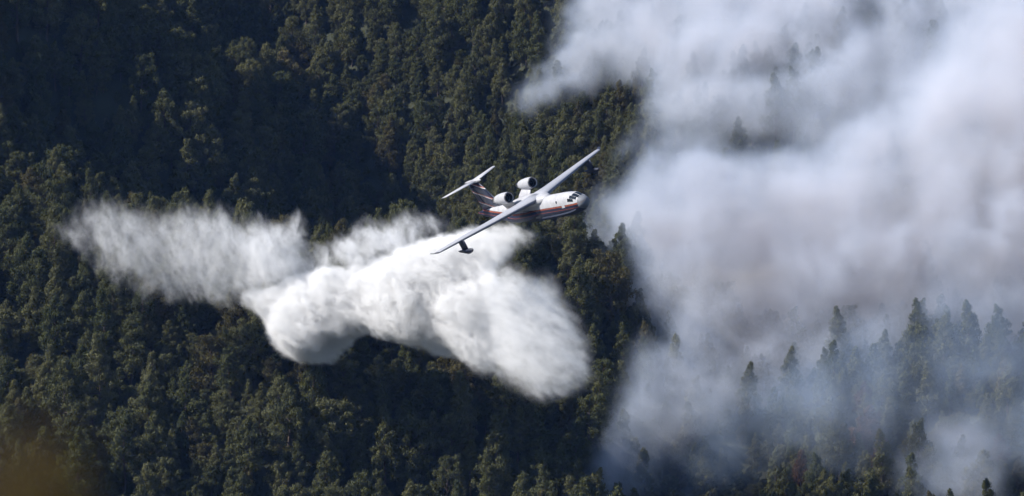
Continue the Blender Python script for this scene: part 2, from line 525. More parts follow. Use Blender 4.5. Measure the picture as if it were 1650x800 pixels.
def livery_mat():
    """white upper hull, dark blue bottom, red stripe between them"""
    m, h, out = new_mat('hull_paint')
    tc = h.n('ShaderNodeTexCoord')
    sx = h.n('ShaderNodeSeparateXYZ'); h.t.links.new(tc.outputs['Object'], sx.inputs[0])
    # waterline rises towards the tail
    line = h.math('MULTIPLY_ADD', sx.outputs[0], -0.012, OZ + 0.05)
    aft = h.math('MULTIPLY', h.math('MAXIMUM', h.math('SUBTRACT', -3.0, sx.outputs[0]), 0.0), 0.10)
    line = h.math('ADD', line, aft)
    dz = h.math('SUBTRACT', sx.outputs[2], line)
    is_white = h.math('GREATER_THAN', dz, 0.30)
    is_red = h.math('MULTIPLY', h.math('GREATER_THAN', dz, 0.06), h.math('LESS_THAN', dz, 0.26))
    is_red2 = h.math('MULTIPLY', h.math('GREATER_THAN', dz, -0.42), h.math('LESS_THAN', dz, -0.32))
    nz = h.n('ShaderNodeTexNoise', Scale=1.3, Detail=6.0)
    h.t.links.new(tc.outputs['Object'], nz.inputs['Vector'])
    dirt = h.math('MULTIPLY_ADD', nz.outputs[0], 0.6, 0.66)
    c = mix_rgb(h, is_white, rgb(0.012, 0.017, 0.040), rgb(0.46, 0.46, 0.48))
    c = mix_rgb(h, is_red, c, rgb(0.28, 0.07, 0.03))
    c = mix_rgb(h, is_red2, c, rgb(0.20, 0.05, 0.03))
    c = mix_rgb(h, h.math('MULTIPLY', h.math('GREATER_THAN', sx.outputs[0], OX - 0.95), 0.9), c, rgb(0.17, 0.18, 0.20))  # nose cap greyed: shade on the nose put into the colour
    c = mix_rgb(h, 1.0, c, h.n('ShaderNodeCombineColor', Red=dirt, Green=dirt, Blue=dirt).outputs[0], 'MULTIPLY')
    p = h.n('ShaderNodeBsdfPrincipled', Roughness=0.5)
    p.inputs['Specular IOR Level'].default_value = 0.25
    h.t.links.new(c, p.inputs['Base Color'])
    h.t.links.new(p.outputs[0], out.inputs['Surface'])
    return m

def fin_mat():
    m, h, out = new_mat('fin_paint')
    tc = h.n('ShaderNodeTexCoord')
    sx = h.n('ShaderNodeSeparateXYZ'); h.t.links.new(tc.outputs['Object'], sx.inputs[0])
    u = h.math('ADD', sx.outputs[2], h.math('MULTIPLY', sx.outputs[0], 0.35))
    fr = h.math('FRACT', h.math('MULTIPLY', u, 0.62))
    c = mix_rgb(h, h.math('GREATER_THAN', fr, 0.80), rgb(0.012, 0.017, 0.040), rgb(0.60, 0.60, 0.60))
    c = mix_rgb(h, h.math('GREATER_THAN', fr, 0.88), c, rgb(0.28, 0.06, 0.03))
    p = h.n('ShaderNodeBsdfPrincipled', Roughness=0.35)
    h.t.links.new(c, p.inputs['Base Color']); h.t.links.new(p.outputs[0], out.inputs['Surface'])
    return m

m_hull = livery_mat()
m_finp = fin_mat()
m_white = principled('white_paint', (0.43, 0.43, 0.45), 0.45, noise_amt=0.25, noise_scale=1.1)
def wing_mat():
    """grey paint, with shade painted blue-grey on the leading edge and underside"""
    m, h, out = new_mat('wing_paint_shaded')
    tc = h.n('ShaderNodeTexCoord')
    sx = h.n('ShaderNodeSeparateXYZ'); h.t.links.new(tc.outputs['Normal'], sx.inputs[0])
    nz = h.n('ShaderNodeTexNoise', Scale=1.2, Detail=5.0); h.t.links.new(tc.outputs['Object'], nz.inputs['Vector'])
    c = mix_rgb(h, h.math('MULTIPLY_ADD', sx.outputs[2], 8.0, 0.5 - 8.0 * 0.42, clamp=True), rgb(0.10, 0.11, 0.15), rgb(0.36, 0.37, 0.41))  # painted shade wherever the skin does not face well upwards
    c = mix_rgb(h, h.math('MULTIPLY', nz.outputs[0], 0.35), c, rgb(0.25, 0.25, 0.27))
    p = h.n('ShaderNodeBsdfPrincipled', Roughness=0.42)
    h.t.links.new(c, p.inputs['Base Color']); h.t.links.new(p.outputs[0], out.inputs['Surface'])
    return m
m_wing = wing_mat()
m_navy = principled('navy_paint', (0.014, 0.018, 0.036), 0.45)
m_dark = principled('engine_dark', (0.012, 0.012, 0.014), 0.6)
m_metal = principled('bare_metal', (0.45, 0.44, 0.43), 0.3, metal=1.0)
m_lip = principled('intake_lip_paint', (0.06, 0.06, 0.07), 0.4)
m_glass = principled('cockpit_glass', (0.012, 0.016, 0.022), 0.08)
m_seam = principled('panel_seam', (0.10, 0.10, 0.11), 0.6)
m_red = principled('red_paint', (0.42, 0.06, 0.03), 0.4)

YAW, PTC, ROL = math.radians(-59.9), math.radians(10.06), math.radians(25.7)
nose_w = RIGHT * 10.92 + UP * 6.90 + FWD * 521.5
Rm = Euler((ROL, -PTC, YAW), 'XYZ').to_matrix()
plane = empty('water_bomber', nose_w - Rm @ Vector((OX, 0, OZ - 0.2)), (ROL, -PTC, YAW))
tag(plane, 'white and navy twin-jet amphibious water bomber banking low over the burning forest', 'aircraft')

def loft(name, rings, mat, parent, smooth=True, cap=True, close=True):
    V = [v for r in rings for v in r]; k = len(rings[0]); Fc = []
    for i in range(len(rings) - 1):
        for j in range(k if close else k - 1):
            Fc.append((i * k + j, i * k + (j + 1) % k, (i + 1) * k + (j + 1) % k, (i + 1) * k + j))
    if cap:
        Fc.append(tuple(range(k))[::-1]); Fc.append(tuple(range((len(rings) - 1) * k, len(rings) * k)))
    bm = bmesh.new()
    bv = [bm.verts.new(v) for v in V]
    for f in Fc: bm.faces.new([bv[i] for i in f])
    return bm_obj(name, bm, mat, parent, smooth)

# hull: station, half width, top, chine height, keel
HS = [(0.00, 0.06, -0.14, -0.22, -0.30), (0.10, 0.52, 0.24, -0.34, -0.74), (0.5, 0.92, 0.58, -0.50, -1.14), (1.1, 1.14, 0.92, -0.62, -1.40),
      (1.8, 1.27, 1.24, -0.72, -1.60), (2.6, 1.36, 1.52, -0.80, -1.70), (3.5, 1.38, 1.62, -0.88, -1.84), (5.0, 1.43, 1.70, -0.95, -1.95),
      (8.0, 1.45, 1.72, -1.0, -2.0), (12.0, 1.45, 1.72, -1.0, -2.0), (16.4, 1.45, 1.72, -1.0, -2.0), (16.5, 1.45, 1.72, -0.9, -1.72),
      (19.5, 1.40, 1.72, -0.78, -1.50), (22.5, 1.24, 1.70, -0.50, -1.06), (25.5, 0.96, 1.64, -0.05, -0.46), (28.3, 0.60, 1.52, 0.45, 0.16),
      (30.6, 0.24, 1.36, 0.85, 0.72), (31.3, 0.06, 1.22, 1.02, 0.98)]
rings = []
for (s, hw, top, ch, keel) in HS:
    r = []
    zc = (top + ch) * 0.5 + (top - ch) * 0.02
    n = 22
    for j in range(n + 1):                                    # over the top, starboard chine to port chine
        a = math.pi * j / n
        yy = -hw * math.copysign(abs(math.cos(a)) ** 0.80, math.cos(a))
        up_ = math.sin(a)
        zz = ch + (top - ch) * (up_ ** 0.85)
        r.append(B(s, yy, zz))
    for j in range(1, 8):                                     # V bottom back to starboard
        f = 1 - 2 * j / 8
        r.append(B(s, hw * f * 0.985, keel + (ch - keel) * abs(f) ** 1.25))
    rings.append(r)
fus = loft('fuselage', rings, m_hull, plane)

def hull_top(s):
    a = np.array([h_[0] for h_ in HS]); return [float(np.interp(s, a, [h_[k] for h_ in HS])) for k in (1, 2, 3)]
def hull_pt(s, ang, off=0.02):
    """point on the hull skin at station s, ang 0 = starboard chine, 90 = top"""
    hw, top, ch = hull_top(s)
    a = math.radians(ang)
    yy = -(hw + off) * math.copysign(abs(math.cos(a)) ** 0.80, math.cos(a))
    zz = ch + (top + off - ch) * (math.sin(a) ** 0.85)
    return B(s, yy, zz)
def hull_patch(name, s0, s1, a0, a1, mat, parent, n=5, off=0.02, skew=0.0):
    V, Fc = [], []
    for i in range(n + 1):
        for j in range(n + 1):
            t = j / n
            V.append(hull_pt(s0 + (s1 - s0) * i / n + skew * t, a0 + (a1 - a0) * t, off))
    for i in range(n):
        for j in range(n):
            Fc.append((i * (n + 1) + j, (i + 1) * (n + 1) + j, (i + 1) * (n + 1) + j + 1, i * (n + 1) + j + 1))
    return mesh_obj(name, V, Fc, mat, parent, True)
# cockpit panes wrap round the nose, thin posts between them
for a0, a1, s0, s1 in ((33, 47, 1.75, 3.05), (48.5, 67, 1.15, 2.55), (68.5, 89, 0.95, 2.2), (91, 111.5, 0.95, 2.2), (113, 131.5, 1.15, 2.55), (133, 147, 1.75, 3.05)):
    hull_patch('cockpit_window', s0, s1, a0, a1, m_glass, fus, off=0.025)
for sgn in (0, 1):
    for s in (6.0, 20.6):                                      # small cabin windows and the door seam
        a = 34
        hull_patch('cabin_window', s, s + 0.34, a if not sgn else 180 - a - 11, a + 11 if not sgn else 180 - a, m_glass, fus, 3, 0.012)
    hull_patch('cabin_door', 4.1, 4.9, 14 if not sgn else 118, 62 if not sgn else 166, m_white, fus, 4, 0.02)
# spray strakes on the forward chine
for sg in (-1, 1):
    rr = []
    for s in np.linspace(1.6, 11.5, 8):
        hw, top, ch = hull_top(s)
        c = B(s, sg * (hw + 0.02), ch - 0.02)
        rr.append([c + Vector((0, 0, 0.09)), c + Vector((0, sg * 0.20, -0.10)), c + Vector((0, -sg * 0.08, -0.08))])
    loft('spray_strake', rr, m_navy, fus, False)
    # undercarriage fairing at the foot of the wing
    rr = []
    for s, q in ((12.0, 0.05), (13.2, 0.6), (15.0, 1.0), (18.5, 1.0), (20.8, 0.6), (22.4, 0.05)):
        c = B(s, sg * 1.32, -0.35)
        rr.append([c + Vector((0, sg * 0.62 * q * math.cos(t), 0.85 * q * math.sin(t))) for t in np.linspace(0, 2 * math.pi, 12, endpoint=False)])
    loft('wheel_fairing', rr, m_hull, plane)

def airfoil(n=9, tc=0.14):
    """closed loop of (x/c, z/c) from trailing edge over the top to the nose and back"""
    xs_ = 0.5 * (1 - np.cos(np.linspace(0, math.pi, n)))
    yt = 5 * tc * (0.2969 * np.sqrt(xs_) - 0.126 * xs_ - 0.3516 * xs_ ** 2 + 0.2843 * xs_ ** 3 - 0.1036 * xs_ ** 4)
    cam_ = 0.03 * (1 - (2 * xs_ - 0.8) ** 2).clip(0)
    up_ = [(x, c + t) for x, t, c in zip(xs_, yt, cam_)][::-1]
    lo_ = [(x, c - t) for x, t, c in zip(xs_, yt, cam_)][1:-1]
    return up_ + lo_

def surface(name, secs, mat, parent, c0=0.0, c1=1.0, vertical=False, tc=0.14, grow=0.0):
    """lofted flying surface: secs of (span, le station, chord, height)"""
    rr = []
    for (y, le, ch, z) in secs:
        ring = []
        for (x, t) in airfoil(tc=tc):
            x = min(max(x, c0), c1)
            zz = t * ch * (1 + grow)
            if vertical: ring.append(B(le + x * ch, zz, z))
            else: ring.append(B(le + x * ch, y, z + zz))
        rr.append(ring)
    return loft(name, rr, mat, parent)

for sg in (-1, 1):
    secs = [(0.0, 10.8, 6.4, 1.62), (1.5, 11.2, 5.9, 1.66), (3.2, 12.0, 4.9, 1.70), (7.5, 13.8, 3.9, 1.74), (12.0, 15.65, 2.95, 1.78), (16.0, 17.25, 2.0, 1.80), (16.4, 17.55, 1.6, 1.80)]
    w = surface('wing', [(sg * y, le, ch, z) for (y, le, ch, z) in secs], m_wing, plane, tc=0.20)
    # moving surfaces at the trailing edge, a hair proud of the wing
    def strip(name, ya, yb, c0, c1, drop, mat):
        V = []
        for y in (ya, yb):
            ys_ = [q[0] for q in secs]
            le = float(np.interp(y, ys_, [q[1] for q in secs])); ch = float(np.interp(y, ys_, [q[2] for q in secs])); z = float(np.interp(y, ys_, [q[3] for q in secs]))
            th = 0.03 * ch
            V += [B(le + c0 * ch, sg * y, z + 0.055 * ch + 0.012), B(le + c1 * ch, sg * y, z + 0.006 * ch + 0.012 - drop), B(le + c1 * ch, sg * y, z - 0.012 * ch - drop), B(le + c0 * ch, sg * y, z - 0.035 * ch)]
        mesh_obj(name, V, [(0, 1, 5, 4), (1, 2, 6, 5), (2, 3, 7, 6), (3, 0, 4, 7), (0, 3, 2, 1), (4, 5, 6, 7)], mat, w)
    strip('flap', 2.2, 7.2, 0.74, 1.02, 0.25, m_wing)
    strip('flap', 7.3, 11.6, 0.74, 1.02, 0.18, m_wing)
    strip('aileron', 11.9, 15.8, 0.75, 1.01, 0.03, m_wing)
    # upturned dark wing tip
    rr = []
    for k, (dy, ds, dz, ch) in enumerate(((0.0, 0.0, 0.0, 1.6), (0.25, 0.25, 0.03, 1.35), (0.5, 0.6, 0.14, 1.0), (0.7, 0.95, 0.32, 0.6))):
        rr.append([B(17.55 + ds + x * ch, sg * (16.4 + dy), 1.80 + dz + t * ch) for (x, t) in airfoil(tc=0.10)])
    loft('winglet', rr, m_navy, w)
    # stabilising float on its strut
    fl = None
    rr = []
    for s, hw, zt, zb in ((14.3, 0.05, 0.05, -0.05), (14.7, 0.24, 0.22, -0.30), (15.4, 0.36, 0.30, -0.48), (16.3, 0.38, 0.32, -0.55), (16.9, 0.36, 0.32, -0.42), (18.0, 0.22, 0.28, -0.15), (18.7, 0.05, 0.22, 0.05)):
        yb = sg * 12.8
        rr.append([B(s, yb + hw, 0.0 + 0.02), B(s, yb + hw * 0.7, zt * 0.8), B(s, yb, zt), B(s, yb - hw * 0.7, zt * 0.8), B(s, yb - hw, 0.02), B(s, yb - hw * 0.55, zb * 0.6), B(s, yb, zb), B(s, yb + hw * 0.55, zb * 0.6)])
    fl = loft('float', rr, m_navy, plane)
    rr = [[B(15.6 + x * 1.9, sg * 12.8 + t * 1.9, z) for (x, t) in airfoil(tc=0.12)] for z in (0.2, 1.0, 1.75)]
    loft('strut', rr, m_navy, fl)

# wing centre fairing over the hull
rr = []
for s, hw, zt in ((9.4, 0.3, 1.72), (10.2, 0.95, 2.0), (11.5, 1.5, 2.30), (14.5, 1.62, 2.42), (17.5, 1.5, 2.28), (20.0, 1.0, 1.98), (21.6, 0.3, 1.70)):
    rr.append([B(s, hw * math.cos(t), 1.0 + (zt - 1.0) * math.sin(t) ** 0.6) for t in np.linspace(0, math.pi, 13)])
loft('wing_fairing', rr, m_white, plane)

# engines on shoulder pylons
for sg in (-1, 1):
    ex, ez, e0, rk = sg * 2.4, 3.45, 15.9, 0.80
    def circ(s, r, n=28): return [B(s, ex + rk * r * math.cos(t), ez + rk * r * math.sin(t)) for t in np.linspace(0, 2 * math.pi, n, endpoint=False)]
    prof = [(0.30, 0.86), (0.08, 0.90), (0.0, 0.95), (0.06, 1.0), (0.30, 1.06), (0.9, 1.12), (1.9, 1.10), (2.9, 0.98), (3.7, 0.80), (3.72, 0.70)]
    eng = loft('engine', [circ(e0 + s, r) for s, r in prof], m_white, plane, cap=False)
    lip = [(0.28, 0.865), (0.07, 0.905), (-0.02, 0.95), (0.05, 1.005), (0.14, 1.035), (0.24, 1.056)]
    loft('intake_lip', [circ(e0 + s - 0.012, r + 0.006) for s, r in lip], m_lip, eng, cap=False)
    loft('intake_duct', [circ(e0 + s, r) for s, r in ((0.29, 0.862), (0.7, 0.80), (1.0, 0.76))], m_dark, eng, cap=False)
    V, Fc = [], []
    for k in range(16):                                        # fan blades
        t0 = 2 * math.pi * k / 16
        V += [B(e0 + 0.92, ex + 0.13 * math.cos(t0), ez + 0.13 * math.sin(t0)), B(e0 + 0.98, ex + 0.58 * math.cos(t0 - 0.10), ez + 0.58 * math.sin(t0 - 0.10)),
              B(e0 + 1.06, ex + 0.58 * math.cos(t0 + 0.26), ez + 0.58 * math.sin(t0 + 0.26)), B(e0 + 1.0, ex + 0.13 * math.cos(t0 + 0.35), ez + 0.13 * math.sin(t0 + 0.35))]
        Fc.append((4 * k, 4 * k + 1, 4 * k + 2, 4 * k + 3))
    mesh_obj('fan', V, Fc, m_dark, eng)
    loft('fan_hub', [circ(e0 + s, r, 12) for s, r in ((0.55, 0.01), (0.7, 0.11), (1.05, 0.19))], m_dark, eng)
    loft('fan_backplate', [circ(e0 + s, r, 20) for s, r in ((1.10, 0.74), (1.14, 0.74))], m_dark, eng)
    loft('exhaust', [circ(e0 + s, r) for s, r in ((3.4, 0.66), (4.2, 0.58), (4.75, 0.44), (4.75, 0.36), (4.3, 0.30))], m_metal, eng)
    rr = []
    for f, s0, s1, th in ((0.0, 16.4, 20.6, 0.30), (0.5, 16.7, 20.2, 0.24), (1.0, 16.7, 19.4, 0.30)):
        p0 = Vector((0, sg * 1.15, 1.45)); p1 = Vector((0, sg * 2.2, 2.95)); q = p0.lerp(p1, f)
        ring = []
        for t in np.linspace(0, 2 * math.pi, 12, endpoint=False):
            ring.append(B((s0 + s1) / 2 - (s1 - s0) / 2 * math.cos(t), q.y + sg * th * math.sin(t) * 0.8, q.z - th * math.sin(t) * 0.6))
        rr.append(ring)
    loft('pylon', rr, m_white, eng)

# tail: swept fin, rudder, high tailplane with its bullet fairing
fin_secs = [(0, 22.2, 7.4, 1.30), (0, 23.9, 5.6, 2.3), (0, 25.6, 4.2, 4.4), (0, 26.9, 3.3, 6.1)]
fin = surface('tail_fin', fin_secs, m_finp, plane, vertical=True, tc=0.10)
surface('rudder', [(0, le, ch, z) for (_, le, ch, z) in ((0, 23.95, 5.62, 2.4), (0, 25.6, 4.25, 4.4), (0, 26.8, 3.4, 5.9))], m_finp, fin, c0=0.72, vertical=True, tc=0.10, grow=0.06)
for sg in (-1, 1):
    tp = surface('tailplane', [(sg * 0.1, 26.9, 2.9, 6.25), (sg * 2.5, 27.85, 2.3, 6.29), (sg * 5.0, 28.85, 1.55, 6.33), (sg * 5.15, 29.1, 1.2, 6.33)], m_white, plane, tc=0.11)
    V = []
    for y, le, ch in ((0.7, 27.15, 2.75), (4.8, 28.75, 1.62)):
        V += [B(le + 0.7 * ch, sg * y, 6.27 + 0.055 * ch), B(le + 1.02 * ch, sg * y, 6.30), B(le + 1.02 * ch, sg * y, 6.27), B(le + 0.7 * ch, sg * y, 6.27 - 0.03 * ch)]
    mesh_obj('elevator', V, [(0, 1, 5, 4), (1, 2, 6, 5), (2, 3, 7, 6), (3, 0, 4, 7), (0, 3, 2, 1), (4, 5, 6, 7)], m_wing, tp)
rr = [[B(s, r * math.cos(t), 6.3 + r * math.sin(t)) for t in np.linspace(0, 2 * math.pi, 14, endpoint=False)] for s, r in ((25.7, 0.02), (26.2, 0.17), (27.2, 0.27), (29.0, 0.27), (30.2, 0.16), (30.9, 0.02))]
loft('tail_bullet', rr, m_white, plane)

# ------------------------------------------------------------------ water and smoke
def poly_balls(poly, depth, step, rmax, rmin, flat=1.0):
    """fill an outline (photograph pixels) with balls; depth(px, py, r) gives each ball's distance in metres"""
    P = np.array(poly, float); Q = np.roll(P, -1, 0)
    x0, y0 = P.min(0); x1, y1 = P.max(0)
    rgb_ = np.random.default_rng(int(abs(x0) + abs(y1)))
    gx_, gy_ = np.meshgrid(np.arange(x0, x1, step), np.arange(y0, y1, step))
    pts = np.stack([gx_.ravel(), gy_.ravel()], 1) + rgb_.uniform(-0.4, 0.4, (gx_.size, 2)) * step
    ins = np.zeros(len(pts), bool)
    for a, b in zip(P, Q):
        c = ((a[1] > pts[:, 1]) != (b[1] > pts[:, 1]))
        xx = (b[0] - a[0]) * (pts[:, 1] - a[1]) / (b[1] - a[1] + 1e-9) + a[0]
        ins ^= c & (pts[:, 0] < xx)
    pts = pts[ins]
    d = np.full(len(pts), 1e9)
    for a, b in zip(P, Q):
        ab = b - a
        t = np.clip(((pts - a) @ ab) / (ab @ ab + 1e-9), 0, 1)
        d = np.minimum(d, np.linalg.norm(pts - (a + t[:, None] * ab), axis=1))
    out_ = []
    for (px, py), dd in zip(pts, d):
        r = min(dd * 0.1, rmax)
        if r < rmin: continue
        y = depth(px, py, r)
        r = min(dd * y / FPX, rmax)
        out_.append((at(px, py, y), r))
    return out_

_ico = bmesh.new(); bmesh.ops.create_icosphere(_ico, subdivisions=2, radius=1.0)
ICO_V = np.array([v.co for v in _ico.verts]); ICO_F = np.array([[v.index for v in f.verts] for f in _ico.faces]); _ico.free()

def ray_ground(px, py):
    y = np.linspace(500, 900, 401)
    d = FWD + RIGHT * ((px - 825) / FPX) + UP * ((400 - py) / FPX)
    hit = (height(d.x / d.y * y, y) > d.z / d.y * y)
    return float(y[np.argmax(hit)]) if hit.any() else 900.0

def cloud(name, parts, mat, hull_mat, voxel, remesh, warp, detail, label, cat, group=None, kind=None, stretch=(1, 1, 1), rotz=0.0, tilt=0.0, fine=(1, 1, 1)):
    """parts: list of (balls, soft, dens, rag). The hull is a closed mesh round the balls; geometry nodes fill it with a density grid"""
    V, Fc, cen, rad, att = [], [], [], [], []
    n0 = 0
    for balls, soft, dens, rag in parts:
        for c, r in balls:
            V.append(ICO_V * r + np.array(c)); Fc.append(ICO_F + n0); n0 += len(ICO_V)
            cen.append(c); rad.append(r); att.append((soft, dens, rag))
    V = np.concatenate(V); Fc = np.concatenate(Fc); cen = np.array(cen); rad = np.array(rad); att = np.array(att, np.float32)
    org = V.mean(0)
    V = V - org; cen = cen - org
    if rotz:
        c_, s_ = math.cos(-rotz), math.sin(-rotz); M = np.array([[c_, -s_, 0], [s_, c_, 0], [0, 0, 1]])
        V = V @ M.T; cen = cen @ M.T
    tmp = bpy.data.objects.new('tmp', fast_mesh('tmp', V, Fc, hull_mat)); col.objects.link(tmp)
    md = tmp.modifiers.new('r', 'REMESH'); md.mode = 'VOXEL'; md.voxel_size = remesh
    sm = tmp.modifiers.new('s', 'SMOOTH'); sm.factor = 0.5; sm.iterations = 4
    dg = bpy.context.evaluated_depsgraph_get(); dg.update()
    me = bpy.data.meshes.new_from_object(tmp.evaluated_get(dg))
    old = tmp.data
    bpy.data.objects.remove(tmp); bpy.data.meshes.remove(old)
    me.name = name
    me.materials.clear(); me.materials.append(hull_mat)
    n = len(me.vertices); co = np.zeros(n * 3, np.float32); me.vertices.foreach_get('co', co); co = co.reshape(-1, 3)
    # soft blend of the parts' settings onto the hull
    A = np.zeros((n, 3), np.float32)
    for i in range(0, n, 2000):
        dd = np.linalg.norm(co[i:i + 2000, None] - cen[None], axis=2) - rad[None]
        w = np.exp(-np.clip(dd, 0, None) / 1.5) + 1e-6
        A[i:i + 2000] = (w @ att) / w.sum(1, keepdims=True)
    for k, nm in enumerate(('soft', 'dens', 'rag')):
        a = me.attributes.new(nm, 'FLOAT', 'POINT'); a.data.foreach_set('value', np.ascontiguousarray(A[:, k]))
    o = bpy.data.objects.new(name, me); col.objects.link(o); o.location = org; o.rotation_euler = (0, 0, rotz)
    tag(o, label, cat, group, kind)
    lo_, hi_ = co.min(0) - 1, co.max(0) + 1
    res = [max(4, int((hi_[k] - lo_[k]) / voxel)) for k in range(3)]
    ng = bpy.data.node_groups.new(name + '_density', 'GeometryNodeTree')
    ng.interface.new_socket('Geometry', in_out='INPUT', socket_type='NodeSocketGeometry')
    ng.interface.new_socket('Geometry', in_out='OUTPUT', socket_type='NodeSocketGeometry')
    g = NT(ng); gi = g.n('NodeGroupInput'); go = g.n('NodeGroupOutput'); L = ng.links.new
    pos = g.n('GeometryNodeInputPosition').outputs[0]
    def nz(scale, det, vec, rough=0.55, col_=False):
        t = g.n('ShaderNodeTexNoise', Scale=scale, Detail=det, Roughness=rough)
        L(vec, t.inputs['Vector']); return t.outputs[1 if col_ else 0]
    w1 = g.vmath('SCALE', g.vmath('SUBTRACT', nz(1.0 / warp[1], 1.0, pos, col_=True), (0.5, 0.5, 0.5)), scale=warp[0] * 2)
    p1 = g.vmath('ADD', pos, w1)
    w2 = g.vmath('SCALE', g.vmath('SUBTRACT', nz(1.0 / warp[3], 2.0, p1, col_=True), (0.5, 0.5, 0.5)), scale=warp[2] * 2)
    p2 = g.vmath('ADD', p1, w2)
    prox = g.n('GeometryNodeProximity', {'target_element': 'FACES'})
    L(gi.outputs[0], prox.inputs[0]); L(p2, prox.inputs['Sample Position'] if 'Sample Position' in prox.inputs else prox.inputs['Source Position'])
    def sample(val, ty):
        s = g.n('GeometryNodeSampleNearestSurface', {'data_type': ty})
        L(gi.outputs[0], s.inputs[0]); L(val, s.inputs['Value']); L(p2, s.inputs['Sample Position']); return s.outputs['Value']
    nrm = sample(g.n('GeometryNodeInputNormal').outputs[0], 'FLOAT_VECTOR')
    side = g.vmath('DOT_PRODUCT', g.vmath('SUBTRACT', prox.outputs['Position'], p2), nrm)
    d = g.math('MULTIPLY', g.math('SIGN', side), prox.outputs['Distance'])
    def attr(nm):
        a = g.n('GeometryNodeInputNamedAttribute', {'data_type': 'FLOAT'}); a.inputs['Name'].default_value = nm
        return sample(a.outputs[0], 'FLOAT')
    soft, dens, rag = attr('soft'), attr('dens'), attr('rag')
    vr = g.n('ShaderNodeVectorRotate', {'rotation_type': 'Y_AXIS'}); L(p2, vr.inputs['Vector']); vr.inputs['Angle'].default_value = tilt
    ps = g.vmath('MULTIPLY', vr.outputs[0], stretch)
    f1 = nz(1.0 / detail[0], 5.0, ps, 0.6)
    f2 = nz(1.0 / detail[1], 4.0, g.vmath('ADD', ps, (31.7, 11.3, 5.1)), 0.6)
    e = g.math('ADD', d, g.math('MULTIPLY', g.math('SUBTRACT', f1, 0.52), g.math('MULTIPLY', rag, 2.0)))
    f3 = None
    if len(detail) > 3:                                       # fine streaks
        f3 = nz(1.0 / detail[3], 3.0, g.vmath('MULTIPLY', g.vmath('ADD', ps, (7.7, 3.3, 15.1)), fine), 0.65)
        e = g.math('ADD', e, g.math('MULTIPLY', g.math('SUBTRACT', f3, 0.5), detail[4] * 2))
    q = g.math('DIVIDE', e, soft, clamp=True)
    q = g.math('MULTIPLY', q, q)
    body = g.math('MULTIPLY_ADD', g.math('SUBTRACT', f2, 0.36), 4.0, 0.0, clamp=True)
    q = g.math('MULTIPLY', q, g.math('MULTIPLY_ADD', body, detail[2], 1 - detail[2]))
    if f3 is not None:
        q = g.math('MULTIPLY', q, g.math('MULTIPLY_ADD', g.math('SUBTRACT', f3, 0.40), 5.0, 0.12, clamp=True))
    q = g.math('MULTIPLY', q, dens)
    vc = g.n('GeometryNodeVolumeCube')
    L(q, vc.inputs['Density'])
    vc.inputs['Min'].default_value = [float(v) for v in lo_]; vc.inputs['Max'].default_value = [float(v) for v in hi_]
    for k in range(3): vc.inputs['Resolution ' + 'XYZ'[k]].default_value = res[k]
    smt = g.n('GeometryNodeSetMaterial'); smt.inputs['Material'].default_value = mat
    L(vc.outputs[0], smt.inputs[0])
    jn = g.n('GeometryNodeJoinGeometry')
    L(smt.outputs[0], jn.inputs[0])
    if name in ('water_drop', 'water_mist', 'smoke_plume'): L(gi.outputs[0], jn.inputs[0])   # hull mesh added as a near-invisible outline of the dense masses
    L(jn.outputs[0], go.inputs[0])
    PENDING.append((o, ng))
    print(name, 'hull', n, 'grid', res, np.prod(res) / 1e6)
    return o

PENDING = []
def vol_mat(name, scat, absb, k, aniso):
    m, h, out = new_mat(name)
    a = h.n('ShaderNodeAttribute'); a.attribute_name = 'density'
    d = h.math('MULTIPLY', a.outputs['Fac'], k)
    s = h.n('ShaderNodeVolumeScatter', Density=d, Anisotropy=aniso); s.inputs['Color'].default_value = rgb(*scat)
    if absb:
        b = h.n('ShaderNodeVolumeAbsorption', Density=h.math('MULTIPLY', d, absb[3])); b.inputs['Color'].default_value = rgb(*absb[:3])
        ad = h.n('ShaderNodeAddShader'); h.t.links.new(s.outputs[0], ad.inputs[0]); h.t.links.new(b.outputs[0], ad.inputs[1])
        h.t.links.new(ad.outputs[0], out.inputs['Volume'])
    else:
        h.t.links.new(s.outputs[0], out.inputs['Volume'])
    return m
def thin_mat(name, colr, dens):
    m, h, out = new_mat(name)
    s = h.n('ShaderNodeVolumeScatter', Density=dens); s.inputs['Color'].default_value = rgb(*colr)
    h.t.links.new(s.outputs[0], out.inputs['Volume'])
    return m
m_water = vol_mat('water_spray', (1.0, 1.0, 1.0), None, 1.0, 0.0)
m_wthin = thin_mat('water_mist', (1.0, 1.0, 1.0), 0.0004)  # almost clear filler for the added hull meshes of the water
m_smoke = vol_mat('wood_smoke', (0.70, 0.81, 1.0), (0.40, 0.36, 0.54, 0.20), 1.0, 0.0)
m_veil = vol_mat('blue_smoke', (0.60, 0.76, 1.0), (0.4, 0.42, 0.7, 0.28), 1.0, 0.0)
m_sthin = thin_mat('smoke_veil', (0.7, 0.85, 1.0), 0.0003)  # almost clear filler for the added hull meshes of the smoke

# the water drop, trailing back along the curved flight path
yw = lambda px: float(np.interp(px, (100, 300, 450, 600, 760, 870, 950), (575, 570, 563, 555, 544, 531, 524)))
WA = [(370, 478), (400, 460), (470, 440), (560, 424), (640, 392), (700, 374), (760, 360), (800, 372), (810, 420), (790, 470), (770, 520), (760, 585), (720, 584), (690, 572),
      (640, 556), (600, 548), (560, 566), (538, 592), (490, 594), (462, 580), (435, 552), (413, 514), (390, 499)]
WB = [(680, 460), (740, 432), (800, 428), (850, 436), (840, 470), (820, 520), (830, 570), (820, 615), (770, 608), (742, 590), (715, 565), (690, 520)]
WF = [(780, 422), (862, 424), (902, 442), (926, 484), (948, 528), (964, 570), (970, 616), (930, 644), (886, 658), (840, 648), (800, 630), (780, 560)]
WC = [(750, 366), (800, 352), (860, 362), (885, 374), (868, 398), (830, 415), (800, 440), (740, 450), (720, 400)]
